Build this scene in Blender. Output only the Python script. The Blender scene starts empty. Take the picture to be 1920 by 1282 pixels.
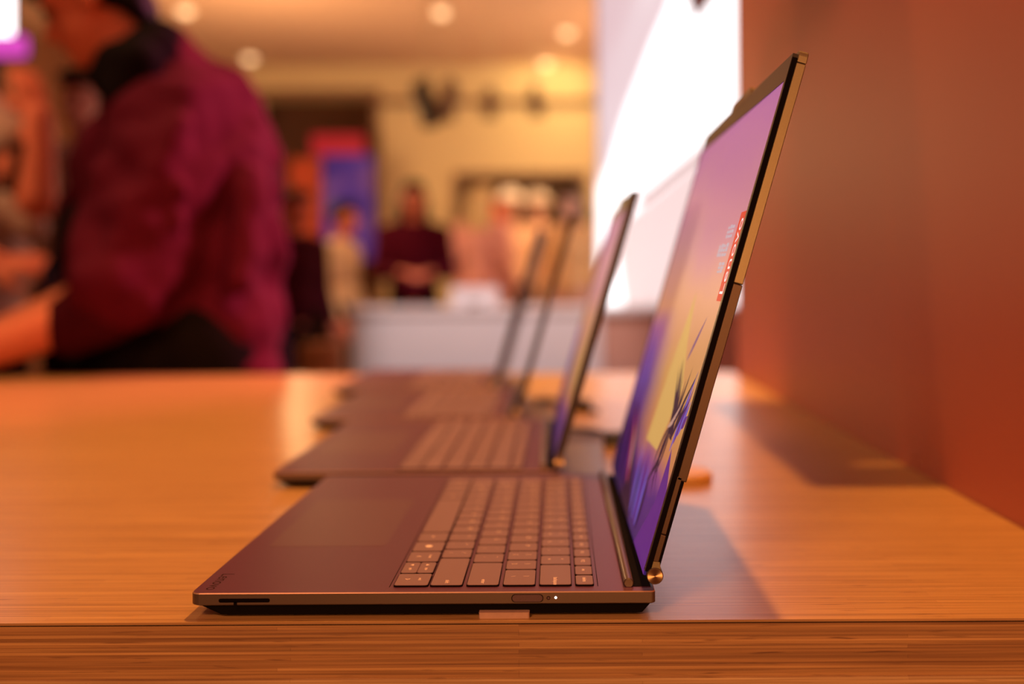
import bpy, bmesh, math, random
from mathutils import Vector, Matrix, Euler
random.seed(7)
R = math.radians
SC = bpy.context.scene
COL = SC.collection

# ------------------------------------------------------------------ camera, world, exposure
TZ = 0.80                      # table top height
CZ = TZ + 0.172                # camera height
F = 1867.0                     # focal length in pixels of the 1920 frame (35 mm lens)
cam_d = bpy.data.cameras.new('camera')
cam = bpy.data.objects.new('camera', cam_d); COL.objects.link(cam)
cam.location = (0, 0, CZ)
cam.rotation_euler = (R(90), R(0.30), 0)
cam_d.sensor_width = 36; cam_d.lens = 35.0
cam_d.shift_x = -84/1920; cam_d.shift_y = -120/1920
cam_d.clip_start = 0.02
cam_d.dof.use_dof = True; cam_d.dof.focus_distance = 0.517; cam_d.dof.aperture_fstop = 2.7
SC.camera = cam
SC.view_settings.view_transform = 'Standard'; SC.view_settings.look = 'None'
SC.view_settings.exposure = 0.0; SC.view_settings.gamma = 1.0
SC.view_settings.use_curve_mapping = False
w = bpy.data.worlds.new('hall_light'); SC.world = w; w.use_nodes = True
w.node_tree.nodes['Background'].inputs[0].default_value = (1.0, 0.30, 0.20, 1)
w.node_tree.nodes['Background'].inputs[1].default_value = 0.10

def at(x, y, d):
    """point that is seen near pixel (x, y) at distance d"""
    return Vector(((x-1044)*d/F, d, CZ-(y-521)*d/F))

def lamp(name, kind, loc, target, energy, color, size=0.05, spot=60, blend=0.5):
    l = bpy.data.lights.new(name, kind); l.energy = energy; l.color = color
    if kind == 'SPOT':
        l.spot_size = R(spot); l.spot_blend = blend; l.shadow_soft_size = size
    elif kind == 'AREA':
        l.size = size
    else:
        l.shadow_soft_size = size
    o = bpy.data.objects.new(name, l); COL.objects.link(o); o.location = loc
    o.rotation_euler = (Vector(target)-Vector(loc)).to_track_quat('-Z', 'Y').to_euler()
    return o
KEY = Vector((0.232, 1.20, TZ+2.0))
ORANGE = (1.0, 0.46, 0.12); AMBER = (1.0, 0.60, 0.28)
lamp('table_spot_light', 'SPOT', KEY, (0.08, 0.95, TZ), 165, ORANGE, 0.022, 80, 0.6)
lamp('table_spot_light', 'SPOT', (-1.1, 1.7, 2.9), (-0.8, 1.45, TZ), 95, (1.0, 0.56, 0.25), 0.06, 60, 0.8)
lamp('table_spot_light', 'SPOT', (0.20, 1.85, 2.9), (0.14, 1.66, TZ), 150, AMBER, 0.03, 17, 0.5)
lamp('hall_light', 'POINT', (-2.2, 7.2, 1.9), (0, 0, 0), 105, AMBER, 0.4)
lamp('hall_light', 'POINT', (0.9, 8.2, 1.9), (0, 0, 0), 85, AMBER, 0.4)
lamp('added_rose_rim', 'SPOT', (1.3, 3.2, 2.2), (-0.50, 2.12, 1.22), 620, (1.0, 0.22, 0.38), 0.15, 31, 0.5)  # added lamp with no visible source: pink rim on the maroon back
lamp('hall_light', 'POINT', (0.5, 3.9, 2.6), (0, 0, 0), 25, (1.0, 0.35, 0.40), 0.2)
lamp('added_front_fill', 'SPOT', (0.15, -2.2, 1.10), (0.03, 0.5, 0.86), 150, (1.0, 0.46, 0.16), 0.10, 24, 0.6)  # added fill behind the camera, brightens table edge and lid side
lamp('added_wall_fill', 'SPOT', (-0.95, -1.5, 3.0), (0.317, 0.75, 1.10), 200, (1.0, 0.46, 0.25), 0.35, 70, 0.8)  # added fill from behind the camera to brighten the red wall
lamp('added_shop_fill', 'SPOT', (-0.45, 8.1, 3.0), (-0.35, 9.1, 1.5), 90, (1.0, 0.72, 0.46), 0.08, 44, 0.7)  # added fill for the hats and figures in the shop opening
lamp('added_visitor_fill', 'SPOT', (-0.9, 5.2, 3.0), (-1.36, 6.4, 1.1), 110, (1.0, 0.62, 0.30), 0.08, 30, 0.7)  # added fill on the figure in the cream top
lamp('added_visitor_fill', 'SPOT', (-2.3, 1.9, 2.6), (-1.55, 2.8, 1.15), 95, (1.0, 0.50, 0.24), 0.08, 34, 0.7)  # added fill on the beige figure at the left edge
lamp('cove_light', 'SPOT', (0.1, 9.3, 3.0), (-0.1, 10.0, 2.75), 22, (1.0, 0.72, 0.32), 0.1, 110, 0.9)
lamp('added_counter_fill', 'SPOT', (-0.3, 3.7, 2.95), (-0.4, 5.5, 0.7), 230, (1.0, 0.98, 1.0), 0.05, 42, 0.6)  # added fill aimed at the front of the white counter

# ------------------------------------------------------------------ materials
def mat(name, col, rough=0.5, metal=0.0, var=0.0, scale=40, bump=0.0, stretch=(1, 1, 1), emit=0.0, coat=0.0, spec=0.5):
    m = bpy.data.materials.new(name); m.use_nodes = True
    nt = m.node_tree; b = nt.nodes['Principled BSDF']
    c = (*col, 1)
    b.inputs['Base Color'].default_value = c
    b.inputs['Roughness'].default_value = rough; b.inputs['Metallic'].default_value = metal
    b.inputs['Specular IOR Level'].default_value = spec
    b.inputs['Coat Weight'].default_value = coat
    if emit:
        b.inputs['Emission Color'].default_value = c; b.inputs['Emission Strength'].default_value = emit
    if var or bump:
        tc = nt.nodes.new('ShaderNodeTexCoord'); mp = nt.nodes.new('ShaderNodeMapping')
        mp.inputs['Scale'].default_value = stretch
        nz = nt.nodes.new('ShaderNodeTexNoise'); nz.inputs['Scale'].default_value = scale; nz.inputs['Detail'].default_value = 4
        nt.links.new(tc.outputs['Object'], mp.inputs[0]); nt.links.new(mp.outputs[0], nz.inputs['Vector'])
        if var:
            mx = nt.nodes.new('ShaderNodeMix'); mx.data_type = 'RGBA'
            mx.inputs[6].default_value = tuple(x*(1-var) for x in col)+(1,)
            mx.inputs[7].default_value = tuple(min(1, x*(1+var)) for x in col)+(1,)
            nt.links.new(nz.outputs['Fac'], mx.inputs[0]); nt.links.new(mx.outputs[2], b.inputs['Base Color'])
        if bump:
            bp = nt.nodes.new('ShaderNodeBump'); bp.inputs['Strength'].default_value = bump; bp.inputs['Distance'].default_value = 0.002
            nt.links.new(nz.outputs['Fac'], bp.inputs['Height']); nt.links.new(bp.outputs[0], b.inputs['Normal'])
    return m

def wood(name, axes, c1, c2, dark, rough, coat):
    """laminated bamboo: long thin strips along X"""
    m = bpy.data.materials.new(name); m.use_nodes = True
    nt = m.node_tree; N = nt.nodes.new; Lk = nt.links.new; b = nt.nodes['Principled BSDF']
    tc = N('ShaderNodeTexCoord'); sp = N('ShaderNodeSeparateXYZ'); cb = N('ShaderNodeCombineXYZ')
    Lk(tc.outputs['Object'], sp.inputs[0]); Lk(sp.outputs['X'], cb.inputs['X']); Lk(sp.outputs[axes], cb.inputs['Y'])
    br = N('ShaderNodeTexBrick'); Lk(cb.outputs[0], br.inputs['Vector'])
    br.offset = 0.37; br.offset_frequency = 3; br.squash = 1.6; br.squash_frequency = 4
    br.inputs['Scale'].default_value = 1.0
    br.inputs['Brick Width'].default_value = 0.31 if axes == 'Z' else 0.23; br.inputs['Row Height'].default_value = 0.0017 if axes == 'Z' else 0.0036
    br.inputs['Mortar Size'].default_value = 0.00012 if axes == 'Z' else 0.00014; br.inputs['Mortar Smooth'].default_value = 1.0
    br.inputs['Color1'].default_value = (*c1, 1); br.inputs['Color2'].default_value = (*c2, 1)
    br.inputs['Mortar'].default_value = (*dark, 1)
    def streak(sx, sy, det):
        mp = N('ShaderNodeMapping'); mp.inputs['Scale'].default_value = (sx, sy, 1)
        nz = N('ShaderNodeTexNoise'); nz.inputs['Scale'].default_value = 1; nz.inputs['Detail'].default_value = det
        nz.inputs['Roughness'].default_value = 0.65
        Lk(cb.outputs[0], mp.inputs[0]); Lk(mp.outputs[0], nz.inputs['Vector']); return nz
    s1 = streak(5, 520, 3); s2 = streak(1.6, 90, 4) if axes == 'Y' else streak(3.0, 230, 4); s3 = streak(24, 380, 2)
    def ramp(src, p0, p1, c0, c1_):
        r = N('ShaderNodeValToRGB'); r.color_ramp.elements[0].position = p0; r.color_ramp.elements[1].position = p1
        r.color_ramp.elements[0].color = (*c0, 1); r.color_ramp.elements[1].color = (*c1_, 1)
        Lk(src.outputs['Fac'], r.inputs[0]); return r
    r1 = ramp(s1, 0.33, 0.62, (0.52, 0.44, 0.38), (1, 1, 1)) if axes == 'Z' else ramp(s1, 0.33, 0.62, (0.60, 0.54, 0.46), (1, 1, 1))
    r2 = ramp(s2, 0.30, 0.70, (0.78, 0.74, 0.70) if axes == 'Y' else (0.50, 0.42, 0.36), (1.0, 1.0, 1.0))
    r3 = ramp(s3, 0.26, 0.37, (0.45, 0.35, 0.28), (1, 1, 1))
    prev = br.outputs['Color']
    for r in (r1, r2, r3):
        mx = N('ShaderNodeMix'); mx.data_type = 'RGBA'; mx.blend_type = 'MULTIPLY'; mx.inputs[0].default_value = 1
        Lk(prev, mx.inputs[6]); Lk(r.outputs[0], mx.inputs[7]); prev = mx.outputs[2]
    Lk(prev, b.inputs['Base Color'])
    b.inputs['Roughness'].default_value = rough; b.inputs['Coat Weight'].default_value = coat; b.inputs['Coat Roughness'].default_value = 0.22
    bp = N('ShaderNodeBump'); bp.inputs['Strength'].default_value = 0.25; bp.inputs['Distance'].default_value = 0.0004
    Lk(s1.outputs['Fac'], bp.inputs['Height']); Lk(bp.outputs[0], b.inputs['Normal'])
    return m

M = {}
M['wood_top'] = wood('bamboo_top', 'Y', (0.62, 0.34, 0.11), (0.55, 0.29, 0.09), (0.42, 0.21, 0.07), 0.42, 0.28)
M['wood_edge'] = wood('bamboo_edge', 'Z', (0.58, 0.30, 0.095), (0.40, 0.18, 0.05), (0.16, 0.055, 0.018), 0.55, 0.0)
M['wood_apron'] = wood('bamboo_apron', 'Z', (0.66, 0.40, 0.17), (0.58, 0.34, 0.14), (0.3, 0.14, 0.05), 0.5, 0.1)
M['gap'] = mat('dark_joint', (0.012, 0.006, 0.004), 0.9)
M['redwall'] = mat('red_lacquer_wall', (0.57, 0.165, 0.11), 0.5, spec=0.35, var=0.06, scale=3)
M['alu'] = mat('grey_aluminium', (0.100, 0.022, 0.052), 0.45, 0.25, var=0.05, scale=900, bump=0.03)
M['alu_side'] = mat('grey_aluminium_side', (0.14, 0.085, 0.06), 0.40, 0.7, var=0.06, scale=900)
M['alu_lit'] = mat('anodised_lit', (0.20, 0.145, 0.08), 0.42, 0.6, var=0.10, scale=1400)  # same metal as the lower lid, brighter reflection put into the colour
M['alu_dim'] = mat('anodised_dim', (0.075, 0.038, 0.023), 0.42, 0.6, var=0.10, scale=1400)  # same metal as the upper lid, dimmer reflection put into the colour
M['black'] = mat('black_rubber', (0.005, 0.003, 0.003), 0.9, spec=0.05)
M['chamfer'] = mat('chamfer_highlight', (0.75, 0.42, 0.26), 0.3, 0.8)  # highlight along the deck edge put into a brighter colour
M['lid_side'] = mat('dark_lid_shell', (0.045, 0.022, 0.018), 0.5, 0.4, var=0.05, scale=800, spec=0.2)
M['under'] = mat('black_underside', (0.006, 0.004, 0.003), 0.9, spec=0.03)
M['bezel'] = mat('glossy_bezel', (0.020, 0.008, 0.006), 0.35, spec=0.25)
M['key'] = mat('key_cap', (0.185, 0.094, 0.098), 0.6, var=0.08, scale=1500, bump=0.02)
M['keyside_shade'] = mat('key_side_shade', (0.008, 0.003, 0.003), 0.9, spec=0.05)  # black stands for the shade down the sides of the keys
M['legend'] = mat('key_legend', (0.85, 0.50, 0.26), 0.5, emit=0.30)  # slight glow added so the legends read brighter
M['logo_dark'] = mat('dark_logo', (0.030, 0.010, 0.010), 0.6, spec=0.1)
M['pad'] = mat('touchpad', (0.108, 0.036, 0.052), 0.45, 0.15, var=0.05, scale=700)
M['led'] = mat('white_led', (1, 0.95, 0.95), 0.5, emit=3)
M['slot'] = mat('dark_slot', (0.004, 0.002, 0.002), 0.9, spec=0.03)
M['button'] = mat('power_button', (0.10, 0.045, 0.045), 0.6, 0.3, var=0.2, scale=1800)
M['tape'] = mat('tan_pad', (0.40, 0.22, 0.15), 0.6, var=0.15, scale=300)
def lit(name, col, k):
    m = mat(name, (0.01, 0.006, 0.01), 0.4, spec=0.1); b = m.node_tree.nodes['Principled BSDF']
    b.inputs['Emission Color'].default_value = (*col, 1); b.inputs['Emission Strength'].default_value = k
    return m
M['screen_red'] = lit('screen_red', (0.75, 0.02, 0.015), 0.85)
M['screen_white'] = lit('screen_white', (0.85, 0.78, 0.78), 0.95)
M['screen_grey'] = lit('screen_grey', (0.50, 0.42, 0.50), 0.9)
M['plant_dark'] = lit('plant_dark', (0.020, 0.004, 0.025), 1.0)
M['plant_purple'] = lit('plant_purple', (0.10, 0.015, 0.18), 1.0)
M['plant_blue'] = lit('plant_blue', (0.13, 0.08, 0.40), 1.0)
M['plant_pale'] = lit('plant_pale', (0.48, 0.26, 0.20), 1.0)
M['plant_pink'] = lit('plant_pink', (0.40, 0.04, 0.10), 1.0)
M['plant_yellow'] = lit('plant_yellow', (0.62, 0.35, 0.10), 1.0)
M['plaster'] = mat('warm_plaster', (0.76, 0.60, 0.33), 0.8, var=0.05, scale=2)
M['ceil'] = mat('ceiling_paint', (0.70, 0.45, 0.32), 0.8, var=0.05, scale=2)
M['floor'] = mat('floor_stone', (0.30, 0.20, 0.15), 0.35, var=0.15, scale=4)
M['frame'] = mat('brown_frame', (0.26, 0.13, 0.07), 0.5, var=0.1, scale=6)
M['glass'] = mat('shop_backdrop', (0.44, 0.32, 0.19), 0.7, var=0.1, scale=3)
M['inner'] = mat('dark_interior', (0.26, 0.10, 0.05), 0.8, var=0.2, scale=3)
M['white'] = mat('white_counter', (0.80, 0.72, 0.72), 0.4, var=0.03, scale=3)
M['salmon'] = mat('salmon_panel', (0.62, 0.32, 0.24), 0.5, var=0.05, scale=3)
M['metal_black'] = mat('black_metal', (0.03, 0.02, 0.015), 0.5, 0.2)
M['metal_grey'] = mat('grey_lamp_metal', (0.16, 0.09, 0.05), 0.5, 0.2)
M['bulb'] = mat('lamp_lens', (1.0, 0.68, 0.36), 0.5, emit=1.6)
M['sign_red'] = lit('lit_red_sign', (0.50, 0.010, 0.016), 0.85)
M['banner'] = mat('red_banner', (0.55, 0.07, 0.02), 0.7, var=0.2, scale=4)
M['lit_white'] = mat('lit_white_panel', (1, 0.97, 1.0), 0.5, emit=3.0)
M['lit_magenta'] = lit('lit_magenta_panel', (0.70, 0.07, 0.50), 1.1)
M['skin'] = mat('skin', (0.74, 0.21, 0.11), 0.6, spec=0.2, var=0.08, scale=30)
M['skin_pale'] = mat('skin_pale', (0.62, 0.30, 0.20), 0.55, var=0.06, scale=30)
M['hair'] = mat('black_hair', (0.007, 0.004, 0.004), 0.6, spec=0.15, var=0.4, scale=60, bump=0.3)
M['hair_blond'] = mat('pale_hair', (0.55, 0.38, 0.18), 0.6, var=0.1, scale=40)
M['maroon'] = mat('maroon_fleece', (0.090, 0.004, 0.018), 0.9, spec=0.1, var=0.15, scale=60, bump=0.2)
M['maroon_dark'] = mat('dark_maroon_cuff', (0.055, 0.005, 0.010), 0.95, spec=0.05, var=0.15, scale=60)
M['cloth_black'] = mat('black_cloth', (0.007, 0.004, 0.004), 0.95, spec=0.05, var=0.2, scale=40)
M['cloth_beige'] = mat('beige_cloth', (0.50, 0.34, 0.26), 0.85, var=0.08, scale=40)
M['cloth_cream'] = mat('cream_cloth', (0.80, 0.55, 0.32), 0.85, var=0.08, scale=30)
M['cloth_pink'] = mat('pink_cloth', (0.66, 0.30, 0.28), 0.85, var=0.08, scale=30)
M['cloth_peach'] = mat('peach_cloth', (0.80, 0.46, 0.26), 0.85, var=0.06, scale=30)
M['cloth_gold'] = mat('gold_cloth', (0.70, 0.38, 0.16), 0.85, var=0.1, scale=30)
M['cloth_grey'] = mat('grey_cloth', (0.42, 0.30, 0.28), 0.85, var=0.1, scale=30)
M['cloth_plum'] = mat('plum_cloth', (0.06, 0.018, 0.03), 0.85, var=0.2, scale=30)
M['hat'] = mat('pale_hat', (0.85, 0.70, 0.52), 0.8, var=0.05, scale=30)
M['crate'] = mat('stool_wood', (0.50, 0.24, 0.08), 0.6, var=0.2, scale=6, stretch=(1, 1, 8))
M['cable'] = mat('cable_black', (0.02, 0.010, 0.010), 0.5)
M['puck'] = mat('tan_puck', (0.70, 0.36, 0.12), 0.5, var=0.1, scale=200)

# ------------------------------------------------------------------ mesh helpers
class MB:
    def __init__(s): s.v = []; s.f = []; s.mi = []
    def add(s, vs, fs, mi=0):
        k = len(s.v); s.v += [tuple(p) for p in vs]
        s.f += [tuple(i+k for i in f) for f in fs]; s.mi += [mi]*len(fs)
    def box(s, x0, x1, y0, y1, z0, z1, mi=0):
        s.add([(x, y, z) for z in (z0, z1) for y in (y0, y1) for x in (x0, x1)],
              [(0, 2, 3, 1), (4, 5, 7, 6), (0, 1, 5, 4), (2, 6, 7, 3), (0, 4, 6, 2), (1, 3, 7, 5)], mi)
    def loft(s, loops, mi=0, cap=True, capmi=None):
        n = len(loops[0]); vs = [p for l in loops for p in l]; fs = []
        for k in range(len(loops)-1):
            for i in range(n):
                j = (i+1) % n
                fs.append((k*n+i, k*n+j, (k+1)*n+j, (k+1)*n+i))
        s.add(vs, fs, mi)
        if cap:
            s.add(loops[0], [tuple(reversed(range(n)))], mi)
            s.add(loops[-1], [tuple(range(n))], mi if capmi is None else capmi)
    def tube(s, pts, rad, seg=10, mi=0):
        pts = [Vector(p) for p in pts]
        rad = rad if isinstance(rad, (list, tuple)) else [rad]*len(pts)
        loops = []
        for i, p in enumerate(pts):
            t = (pts[min(i+1, len(pts)-1)]-pts[max(i-1, 0)]).normalized()
            a = t.cross(Vector((0, 0, 1)) if abs(t.z) < 0.9 else Vector((1, 0, 0))).normalized(); b = t.cross(a)
            loops.append([p+rad[i]*(math.cos(q)*a+math.sin(q)*b) for q in [2*math.pi*k/seg for k in range(seg)]])
        s.loft(loops, mi)
    def map(s, fn): s.v = [tuple(fn(Vector(p))) for p in s.v]; return s
    def build(s, name, mats, parent=None, smooth=False, bevel=0.0):
        me = bpy.data.meshes.new(name); me.from_pydata(s.v, [], s.f)
        mats = mats if isinstance(mats, (list, tuple)) else [mats]
        for m in mats: me.materials.append(m)
        for p, i in zip(me.polygons, s.mi): p.material_index = i
        bm = bmesh.new(); bm.from_mesh(me)
        bmesh.ops.remove_doubles(bm, verts=bm.verts, dist=1e-7)
        bmesh.ops.recalc_face_normals(bm, faces=bm.faces)
        if bevel: bmesh.ops.bevel(bm, geom=list(bm.edges), offset=bevel, segments=2, affect='EDGES', profile=0.6)
        bm.to_mesh(me); bm.free()
        if smooth:
            for p in me.polygons: p.use_smooth = True
        return link(name, me, parent)
def link(name, me, parent=None):
    o = bpy.data.objects.new(name, me); COL.objects.link(o)
    if parent: o.parent = parent
    return o
def tag(o, label=None, cat=None, group=None, kind=None):
    for k, v in (('label', label), ('category', cat), ('group', group), ('kind', kind)):
        if v: o[k] = v
    return o
def empty(name, loc, rz=0):
    o = bpy.data.objects.new(name, None); COL.objects.link(o); o.location = loc; o.rotation_euler = (0, 0, rz)
    o.empty_display_size = 0.05
    return o
def rrect(x0, x1, y0, y1, r, seg=5):
    """rounded rectangle outline; r is one radius or four (x0y0, x1y0, x1y1, x0y1)"""
    r = r if isinstance(r, (list, tuple)) else [r]*4
    out = []
    for (cx, cy, a0, q) in ((x0, y0, 180, r[0]), (x1, y0, 270, r[1]), (x1, y1, 0, r[2]), (x0, y1, 90, r[3])):
        ox = cx+(q if cx == x0 else -q); oy = cy+(q if cy == y0 else -q)
        for k in range(seg+1):
            a = R(a0+90*k/seg); out.append((ox+q*math.cos(a), oy+q*math.sin(a)))
    return out
def text_mesh(s, size, ax='CENTER'):
    c = bpy.data.curves.new('writing', 'FONT'); c.body = s; c.size = size; c.align_x = ax; c.align_y = 'CENTER'
    c.resolution_u = 3
    o = bpy.data.objects.new('writing', c); COL.objects.link(o)
    bpy.context.view_layer.update()
    me = bpy.data.meshes.new_from_object(o.evaluated_get(bpy.context.evaluated_depsgraph_get()))
    bpy.data.objects.remove(o); bpy.data.curves.remove(c)
    return me

# ------------------------------------------------------------------ the setting
def struct(name, mb, m, parent=None, **k):
    o = mb.build(name, m, parent, **k)
    if not parent: tag(o, kind='structure')
    return o
def sbox(name, m, *a, parent=None):
    mb = MB(); mb.box(*a); return struct(name, mb, m, parent)
HC = 3.12
sbox('floor', M['floor'], -4.5, 3.5, -1.5, 12.5, -0.1, 0.0)
sbox('ceiling', M['ceil'], -4.5, 3.5, 1.5, 12.5, HC, HC+0.1)
sbox('wall_right', M['redwall'], 0.317, 0.42, -0.6, 1.75, 0.0, HC)
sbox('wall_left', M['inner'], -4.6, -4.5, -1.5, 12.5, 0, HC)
# back wall at 10 m with a doorway on the left and a wide shop opening on the right
YB = 10.0
def bx(x): return (x-1044)*YB/F
def bz(y): return CZ-(y-521)*YB/F
dx0, dx1, dzt = bx(488), bx(702), bz(180)
wx0, wx1, wzt = bx(862), bx(1092), bz(332)
mb = MB()
mb.box(-4.5, dx0, YB, YB+0.2, 0, HC); mb.box(dx0, dx1, YB, YB+0.2, dzt, HC)
mb.box(dx1, wx0, YB, YB+0.2, 0, HC); mb.box(wx0, wx1, YB, YB+0.2, wzt, HC); mb.box(wx1, 3.5, YB, YB+0.2, 0, HC)
struct('wall_back', mb, M['plaster'])
sbox('wall_shop', M['glass'], wx0-0.6, wx1+0.6, 11.5, 11.6, 0, HC)
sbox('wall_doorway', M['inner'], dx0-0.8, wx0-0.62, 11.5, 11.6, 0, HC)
# frames round the openings
def frame(name, x0, x1, zt, t, label):
    e = tag(empty(name, ((x0+x1)/2, YB-0.03, 0)), kind='structure')
    for (nm, a) in (('jamb', (x0-t, x0, 0, zt)), ('jamb', (x1, x1+t, 0, zt)), ('lintel', (x0-t, x1+t, zt, zt+t))):
        q = MB(); cx = (x0+x1)/2
        q.box(a[0]-cx, a[1]-cx, -0.02, 0.06, a[2], a[3]); q.build(nm, M['frame'], e, bevel=0.008)
    return e
frame('door_1', dx0, dx1, dzt, 0.07, '')
frame('window_1', wx0, wx1, wzt, 0.05, '')
# cornice along the wall under the bright cove
q = MB(); q.box(bx(705), bx(1130), YB-0.10, YB, bz(196), bz(188)); struct('trim_1', q, M['frame'])

# ------------------------------------------------------------------ display table
tb = tag(empty('display_table', (-0.95, 0.5, 0)), 'long bamboo display table carrying the row of open laptops', 'table')
def tpart(name, m, x0, x1, y0, y1, z0, z1, bevel=0.0):
    q = MB(); q.box(x0+0.95, x1+0.95, y0-0.5, y1-0.5, z0, z1); return q.build(name, m, tb, bevel=bevel)
tpart('table_top', M['wood_top'], -2.3, 0.316, 0.5000, 1.80, TZ-0.0012, TZ)
tpart('joint_line', M['gap'], -2.299, 0.3155, 0.5012, 1.799, TZ-0.0019, TZ-0.0012)
tpart('edge_board', M['wood_edge'], -2.3, 0.316, 0.5000, 1.80, TZ-0.0285, TZ-0.0019)
tpart('apron', M['wood_apron'], -2.3, 0.316, 0.4985, 0.52, TZ-0.20, TZ-0.0285)
for lx in (-2.25, 0.20):
    for ly in (0.56, 1.70):
        tpart('leg', M['wood_edge'], lx, lx+0.08, ly, ly+0.08, 0, TZ-0.0285)

# ------------------------------------------------------------------ laptops
DECK = 0.013; LW = 0.3035; LD = 0.2362
HX, HZ = 0.2362, 0.0200
A = R(16.3); SA, CA = math.sin(A), math.cos(A)
def lid(p):            # (u up the lid, y, n towards the user) -> laptop space
    return Vector((HX+p.x*SA-p.z*CA, p.y, HZ+p.x*CA+p.z*SA))
U = 0.0183; ROWX0 = 0.1021; PITCH = 0.0188; Y0 = 0.0085
ROWS = [
 # each row from the near (right-hand) end: (width in key units, legend)
 [(1.17, 'right'), (1.17, 'updown'), (1.17, 'left'), (1.17, 'dot'), (1.17, 'alt'), (5.15, ''), (1, 'alt'), (1, ''), (1, 'fn'), (1, 'ctrl')],
 [(2.75, 'shift'), (1, '/?'), (1, '.>'), (1, ',<'), (1, 'M'), (1, 'N'), (1, 'B'), (1, 'V'), (1, 'C'), (1, 'X'), (1, 'Z'), (2.25, 'shift')],
 [(2.25, 'enter'), (1, "'\""), (1, ';:'), (1, 'L'), (1, 'K'), (1, 'J'), (1, 'H'), (1, 'G'), (1, 'F'), (1, 'D'), (1, 'S'), (1, 'A'), (1.75, 'caps')],
 [(1.5, '\\|'), (1, ']}'), (1, '[{'), (1, 'P'), (1, 'O'), (1, 'I'), (1, 'U'), (1, 'Y'), (1, 'T'), (1, 'R'), (1, 'E'), (1, 'W'), (1, 'Q'), (1.5, 'tab')],
 [(2, 'backspace'), (1, '=+'), (1, '-_'), (1, '0)'), (1, '9('), (1, '8*'), (1, '7&'), (1, '6^'), (1, '5%'), (1, '4$'), (1, '3#'), (1, '2@'), (1, '1!'), (1, '`~')],
 [(0.9375, t) for t in ('delete', 'ins', 'F12', 'F11', 'F10', 'F9', 'F8', 'F7', 'F6', 'F5', 'F4', 'F3', 'F2', 'F1', '', 'esc')],
]
KEYMESH = {}
def key_mesh(wx, wy):
    k = (round(wx, 5), round(wy, 5))
    if k in KEYMESH: return KEYMESH[k]
    q = MB(); h = 0.0012
    def lp(g, z, r): return [(x, y, z) for x, y in rrect(-wx/2-g, wx/2+g, -wy/2-g, wy/2+g, r, 4)]
    q.loft([lp(0.00035, 0, 0.0017), lp(0.00030, h*0.70, 0.0017)], 1)
    q.loft([lp(0.0, h*0.70, 0.0015), lp(0, h-0.0002, 0.0015), lp(-0.0002, h, 0.0013)], 0)
    o = q.build('key', [M['key'], M['keyside_shade']]); me = o.data
    bpy.data.objects.remove(o); KEYMESH[k] = me
    return me
TXT = {}
LEGM = Matrix(((0, 1, 0), (-1, 0, 0), (0, 0, 1)))   # text x -> -Y, text y -> +X
def legend(txt, size, key, dx, dy, m='legend', shape=None):
    if shape:
        q = MB(); q.add([(*p, 0) for p in shape[0]], shape[1]); o = q.build('legend', M[m], key)
    else:
        if (txt, size) not in TXT:
            me = text_mesh(txt, size); me.transform(LEGM.to_4x4()); me.materials.append(M[m]); TXT[(txt, size)] = me
        o = link('legend', TXT[(txt, size)], key)
    o.location = (dx, dy, 0.00125)
    return o

def build_keyboard(root, legends):
    for r, row in enumerate(ROWS):
        y = Y0; depth = (0.0174, 0.0163, 0.0163, 0.0163, 0.0163, 0.0090)[r]
        x0 = ROWX0+r*PITCH
        for (wd, t) in row:
            ky = wd*U-0.0021
            parts = [(x0+depth/2, depth, t)]
            if t == 'updown': parts = [(x0+depth*0.25, depth/2-0.0002, 'dn'), (x0+depth*0.75, depth/2-0.0002, 'up')]
            for (cx, wx, tt) in parts:
                k = link('key', key_mesh(wx, ky), root); k.location = (cx, y+ky/2, DECK)
                if not legends or not tt: continue
                tri = lambda sgn: ([(-0.0016, 0.0006*sgn), (0.0016, 0.0006*sgn), (0, -0.0012*sgn), (-0.0010, 0.0003*sgn), (0.0010, 0.0003*sgn), (0, -0.0007*sgn)],
                                   [(0, 1, 4, 3), (1, 2, 5, 4), (2, 0, 3, 5)])
                near = -ky/2+0.0052
                if tt in ('right', 'left'):
                    legend('', 0, k, -0.0030, 0, shape=tri(1 if tt == 'right' else -1))
                    legend('end' if tt == 'right' else 'home', 0.0026, k, 0.0035, 0)
                elif tt in ('up', 'dn'):
                    legend('pg'+tt, 0.0022, k, 0.0002, -0.0030)
                    legend('', 0, k, 0.0, 0.0045, shape=([(-0.0009, -0.0012), (-0.0009, 0.0012), (0.0010, 0)] if tt == 'up' else [(0.0009, -0.0012), (0.0009, 0.0012), (-0.0010, 0)], [(0, 1, 2)]))
                elif tt == 'dot':
                    n = 14
                    legend('', 0, k, 0, 0, shape=([(0.0021*math.cos(2*math.pi*i/n), 0.0021*math.sin(2*math.pi*i/n)) for i in range(n)], [tuple(range(n))]))
                elif len(tt) > 2 and r < 5 or tt in ('fn',):
                    legend(tt, 0.0032, k, 0, near-ky*0 if wd > 1.2 else 0)
                elif r == 5:
                    legend(tt, 0.0030, k, 0, 0)
                elif len(tt) == 2:
                    legend(tt[0], 0.0034, k, -0.0036, 0.001); legend(tt[1], 0.0034, k, 0.0036, 0.001)
                else:
                    legend(tt, 0.0042, k, 0.0022, 0.002)
            y += wd*U

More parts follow.
